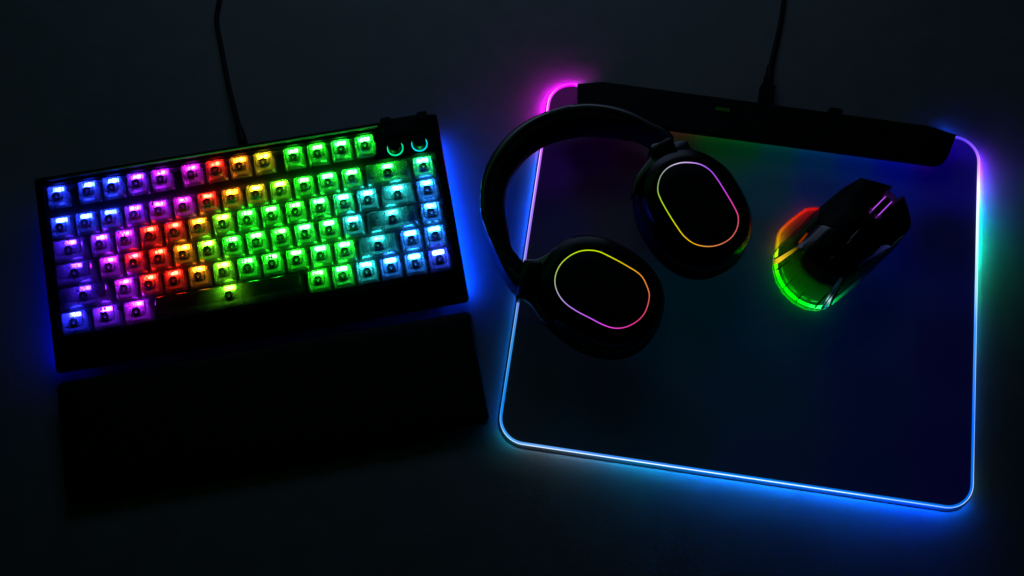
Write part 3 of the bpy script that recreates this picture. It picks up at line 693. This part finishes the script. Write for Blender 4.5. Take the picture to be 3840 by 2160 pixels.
def patch(name, poly, mat, off=.5, thick=.9, grid=14, cols=None, parent=None, bev=.0):
    """a moulded panel lying on the dome: outline -> dense grid clipped to it"""
    from mathutils.geometry import delaunay_2d_cdt
    pts = [Vector(p) for p in poly]; dense = []
    for a_, b_ in zip(pts, pts[1:]+pts[:1]):
        m = max(1, int((b_-a_).length/grid))
        for k in range(m): dense.append(a_.lerp(b_, k/m))
    nb = len(dense); x0 = min(p.x for p in pts); x1 = max(p.x for p in pts); y0 = min(p.y for p in pts); y1 = max(p.y for p in pts)
    def inside(q):
        c = False
        for a_, b_ in zip(pts, pts[1:]+pts[:1]):
            if (a_.y > q.y) != (b_.y > q.y) and q.x < (b_.x-a_.x)*(q.y-a_.y)/(b_.y-a_.y)+a_.x: c = not c
        return c
    allp = list(dense); x = x0
    while x < x1:
        y = y0
        while y < y1:
            q = Vector((x+.37, y+.21))
            if inside(q) and min((q-d_).length for d_ in dense) > grid*.5: allp.append(q)
            y += grid*1.4
        x += grid*1.4
    r = delaunay_2d_cdt([p for p in allp], [(i, (i+1) % nb) for i in range(nb)], [], 1, 1e-4)
    vs, fs = r[0], r[2]; n = len(vs); V = []; N_ = []
    for v in vs:
        p, nn_ = hit(v.x, v.y, 0); V.append(p); N_.append(nn_)
    top = [p+nn_*off for p, nn_ in zip(V, N_)]; bot = [p+nn_*(off-thick) for p, nn_ in zip(V, N_)]
    F = [tuple(f) for f in fs]+[tuple(i+n for i in f[::-1]) for f in fs]
    ed = {}
    for f in fs:
        for a_, b_ in zip(f, list(f[1:])+[f[0]]): ed[(a_, b_)] = 1
    for (a_, b_) in list(ed):
        if (b_, a_) not in ed: F.append((a_, a_+n, b_+n, b_))
    C = None
    if cols: C = [cols(v.x, v.y) for v in vs]*2
    return mk(name, top+bot, F, mat, parent or MS, MC, cols=C, ang=40)
# left and right main buttons, front plates
patch('left_button', [(575, 455), (655, 388), (765, 302), (885, 232), (1000, 258), (1118, 290), (1085, 320), (1010, 395), (900, 505), (840, 560), (760, 600), (640, 600), (545, 570)], M['dark'], .8, 1.2)
patch('right_button', [(1170, 410), (1216, 378), (1243, 455), (1268, 562), (1255, 612), (1195, 695), (1120, 785), (1040, 740), (980, 690), (960, 620), (1060, 520), (1120, 460)], M['shine'], .8, 1.2)
patch('palm_cover', [(548, 585), (640, 612), (770, 612), (850, 570), (930, 620), (965, 700), (1040, 755), (900, 880), (800, 940), (700, 965), (610, 950), (520, 890), (455, 815), (435, 745), (460, 680)], M['shine'], .35, 1.0)
# scroll wheel across the gap, with a purple light along each rim
wc = c7(992, 500, ZM+18.2); wx = Vector((side.x, side.y, 0)); wa = Vector((axis.x, axis.y, 0)); wu = Vector((0, 0, 1))
def disc(b, off0, off1, r, n=36, C=None, ri=None):
    V = []; F = []
    for o_2 in (off0, off1):
        for k in range(n):
            a_ = 2*PI*k/n; V.append(wc+wx*o_2+(wa*math.cos(a_)+wu*math.sin(a_))*r)
    for k in range(n): F.append((k, (k+1) % n, n+(k+1) % n, n+k))
    F.append(tuple(range(n))[::-1]); F.append(tuple(n+k for k in range(n))); b.add(V, F, [C]*(2*n) if C else None)
b = B(); disc(b, -2.6, 2.6, 15.2); disc(b, -2.0, 2.0, 15.6); wh = b.build('scroll_wheel', M['rubber'], MS, MC)
for o_1 in (-3.4, 2.7):
    b = B(); disc(b, o_1, o_1+.65, 15.9, C=(.55, .09, 1.0)); b.build('light_ring', M['strip'], wh, MC)
b = B()
for o_1 in (-5.2, 4.0): disc(b, o_1, o_1+1.2, 14.4)
b.build('wheel_frame', M['gloss'], MS, MC)
# thumb rest: a low shelf reaching out from the left side
tp = [(572, 450), (470, 455), (380, 508), (300, 575), (243, 645), (226, 740), (222, 800), (262, 745), (330, 690), (420, 600), (500, 515)]
P = [c7(x, y, ZM+9) for x, y in tp]; pl = ccw([(v.x, v.y) for v in smooth_path(P, 3, True)])
b = B(); b.rings([inset(pl, .9), pl, pl, inset(pl, .8)], [ZM+5.2, ZM+6, ZM+8.6, ZM+9.4]); b.build('thumb_rest', M['thumb'], MS, MC)
# light guide round the foot of the shell: red at the thumb, yellow, green round the back, cyan, faint blue
gp = [(560, 464), (470, 468), (388, 520), (308, 588), (255, 652), (240, 745), (232, 800), (228, 900), (250, 995), (302, 1082), (380, 1158), (468, 1206), (560, 1225), (635, 1206), (692, 1170), (790, 1092), (890, 1004), (990, 904)]
gc = [(1, .004, .0), (1, .006, .0), (1, .02, 0), (1, .07, 0), (.95, .22, 0), (.8, .5, 0), (.5, .9, 0), (.06, 1, 0), (0, 1, .0), (0, 1, .0), (0, 1, .0), (0, 1, .01), (.02, 1, .12), (0, .7, .3), (0, .45, .06), (0, .10, .06), (0, .01, .05), (0, .0, .02)]
gs = [2.6*q_ for q_ in [1.0, 1.6, 1.2, 1.1, 1.1, 1.6, 2.2, 3.8, 4.6, 5.2, 5.4, 4.8, 4.4, 2.6, 1.4, .7, .3, .1]]
P = smooth_path([c7(x, y, ZM+4.6) for x, y in gp], 5); C = []
for i in range(len(gp)-1):
    for k in range(5):
        t = k/5; C.append(tuple((a_+(b_-a_)*t)*(gs[i]+(gs[i+1]-gs[i])*t)*1.0 for a_, b_ in zip(gc[i], gc[i+1])))
C.append((0, 0, .002))
b = B(); b.tube(P, 1.25, 8, C); b.build('light_guide', M['under'], MS, MC)
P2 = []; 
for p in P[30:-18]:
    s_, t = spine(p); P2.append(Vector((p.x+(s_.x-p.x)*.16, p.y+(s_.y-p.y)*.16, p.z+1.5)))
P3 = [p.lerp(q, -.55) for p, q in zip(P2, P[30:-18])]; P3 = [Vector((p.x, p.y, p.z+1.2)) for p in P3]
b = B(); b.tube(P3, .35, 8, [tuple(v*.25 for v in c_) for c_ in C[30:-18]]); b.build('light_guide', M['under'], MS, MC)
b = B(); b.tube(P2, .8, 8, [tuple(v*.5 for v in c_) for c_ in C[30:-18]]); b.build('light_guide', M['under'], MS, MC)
# clear accent strips on the shell; light they catch painted in as glow
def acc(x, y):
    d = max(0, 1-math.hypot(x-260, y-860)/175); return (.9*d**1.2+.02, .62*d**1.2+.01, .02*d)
patch('accent_painted_glow', [(214, 858), (250, 840), (345, 782), (400, 752), (402, 765), (345, 812), (248, 882), (217, 890)], M['strip'], .25, .5, 10, acc)
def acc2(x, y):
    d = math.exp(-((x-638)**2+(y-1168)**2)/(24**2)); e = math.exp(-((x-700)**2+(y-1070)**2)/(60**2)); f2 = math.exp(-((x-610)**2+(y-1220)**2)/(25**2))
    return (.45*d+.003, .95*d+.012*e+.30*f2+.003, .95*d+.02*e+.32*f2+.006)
patch('accent_painted_glow', [(580, 1236), (622, 1230), (668, 1140), (712, 1062), (748, 1000), (728, 992), (690, 1042), (640, 1130), (604, 1190)], M['strip'], .25, .5, 9, acc2)
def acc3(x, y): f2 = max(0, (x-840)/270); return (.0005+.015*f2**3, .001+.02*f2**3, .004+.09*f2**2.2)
patch('accent_painted_glow', [(848, 918), (900, 862), (980, 815), (1040, 752), (1085, 738), (1112, 752), (1070, 772), (1010, 815), (985, 830), (900, 885), (862, 922)], M['strip'], .95, .9, 9, acc3)
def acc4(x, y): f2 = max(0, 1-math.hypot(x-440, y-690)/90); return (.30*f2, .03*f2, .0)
patch('accent_painted_glow', [(400, 725), (428, 692), (466, 648), (476, 654), (444, 694), (412, 734)], M['strip'], .3, .5, 8, acc4)
for q in [((232, 935), (330, 868)), ((288, 1078), (356, 1010)), ((384, 1178), (450, 1106)), ((530, 1228), (625, 1116)), ((580, 1240), (712, 1050)), ((214, 852), (396, 750)), ((640, 1225), (762, 990))]:
    (x0, y0), (x1, y1) = q; w = 5; dx, dy = x1-x0, y1-y0; l = math.hypot(dx, dy); nx, ny = -dy/l*w, dx/l*w
    patch('shell_rib', [(x0+nx, y0+ny), (x1+nx*.5, y1+ny*.5), (x1-nx*.5, y1-ny*.5), (x0-nx, y0-ny)], M['ink'], .32, .8, 9)

# ================================================================== light of the room
def area(name, loc, aim, size, power, col, sy=None):
    l = bpy.data.lights.new(name, 'AREA'); l.shape = 'RECTANGLE'; l.size = size; l.size_y = sy or size; l.energy = power; l.color = col
    o = bpy.data.objects.new(name, l); COL.objects.link(o); o.location = Vector(loc)*S
    o.rotation_euler = (Vector(aim)*S-o.location).to_track_quat('-Z', 'Y').to_euler(); return o
area('room_glow', (-50, 1150, 560), (-20, 560, 0), .7, .42, (.44, .62, 1.0), .3).data.spread = math.radians(105)
area('green_glow', (-300, 745, 820), (-60, 330, 0), .60, .09, (.03, 1.0, .06), .16)
w = bpy.data.worlds.new('World'); scn.world = w; w.use_nodes = True
w.node_tree.nodes['Background'].inputs[0].default_value = (.3, .5, .8, 1); w.node_tree.nodes['Background'].inputs[1].default_value = .0006

scn.view_settings.view_transform = 'Standard'; scn.view_settings.look = 'None'; scn.view_settings.exposure = 0; scn.view_settings.gamma = 1
scn.render.engine = 'CYCLES'
c = scn.cycles
c.use_denoising = True; c.max_bounces = 8; c.transparent_max_bounces = 24; c.diffuse_bounces = 3; c.glossy_bounces = 3; c.transmission_bounces = 6
c.sample_clamp_indirect = 4; c.caustics_reflective = False; c.caustics_refractive = False; c.use_light_tree = True
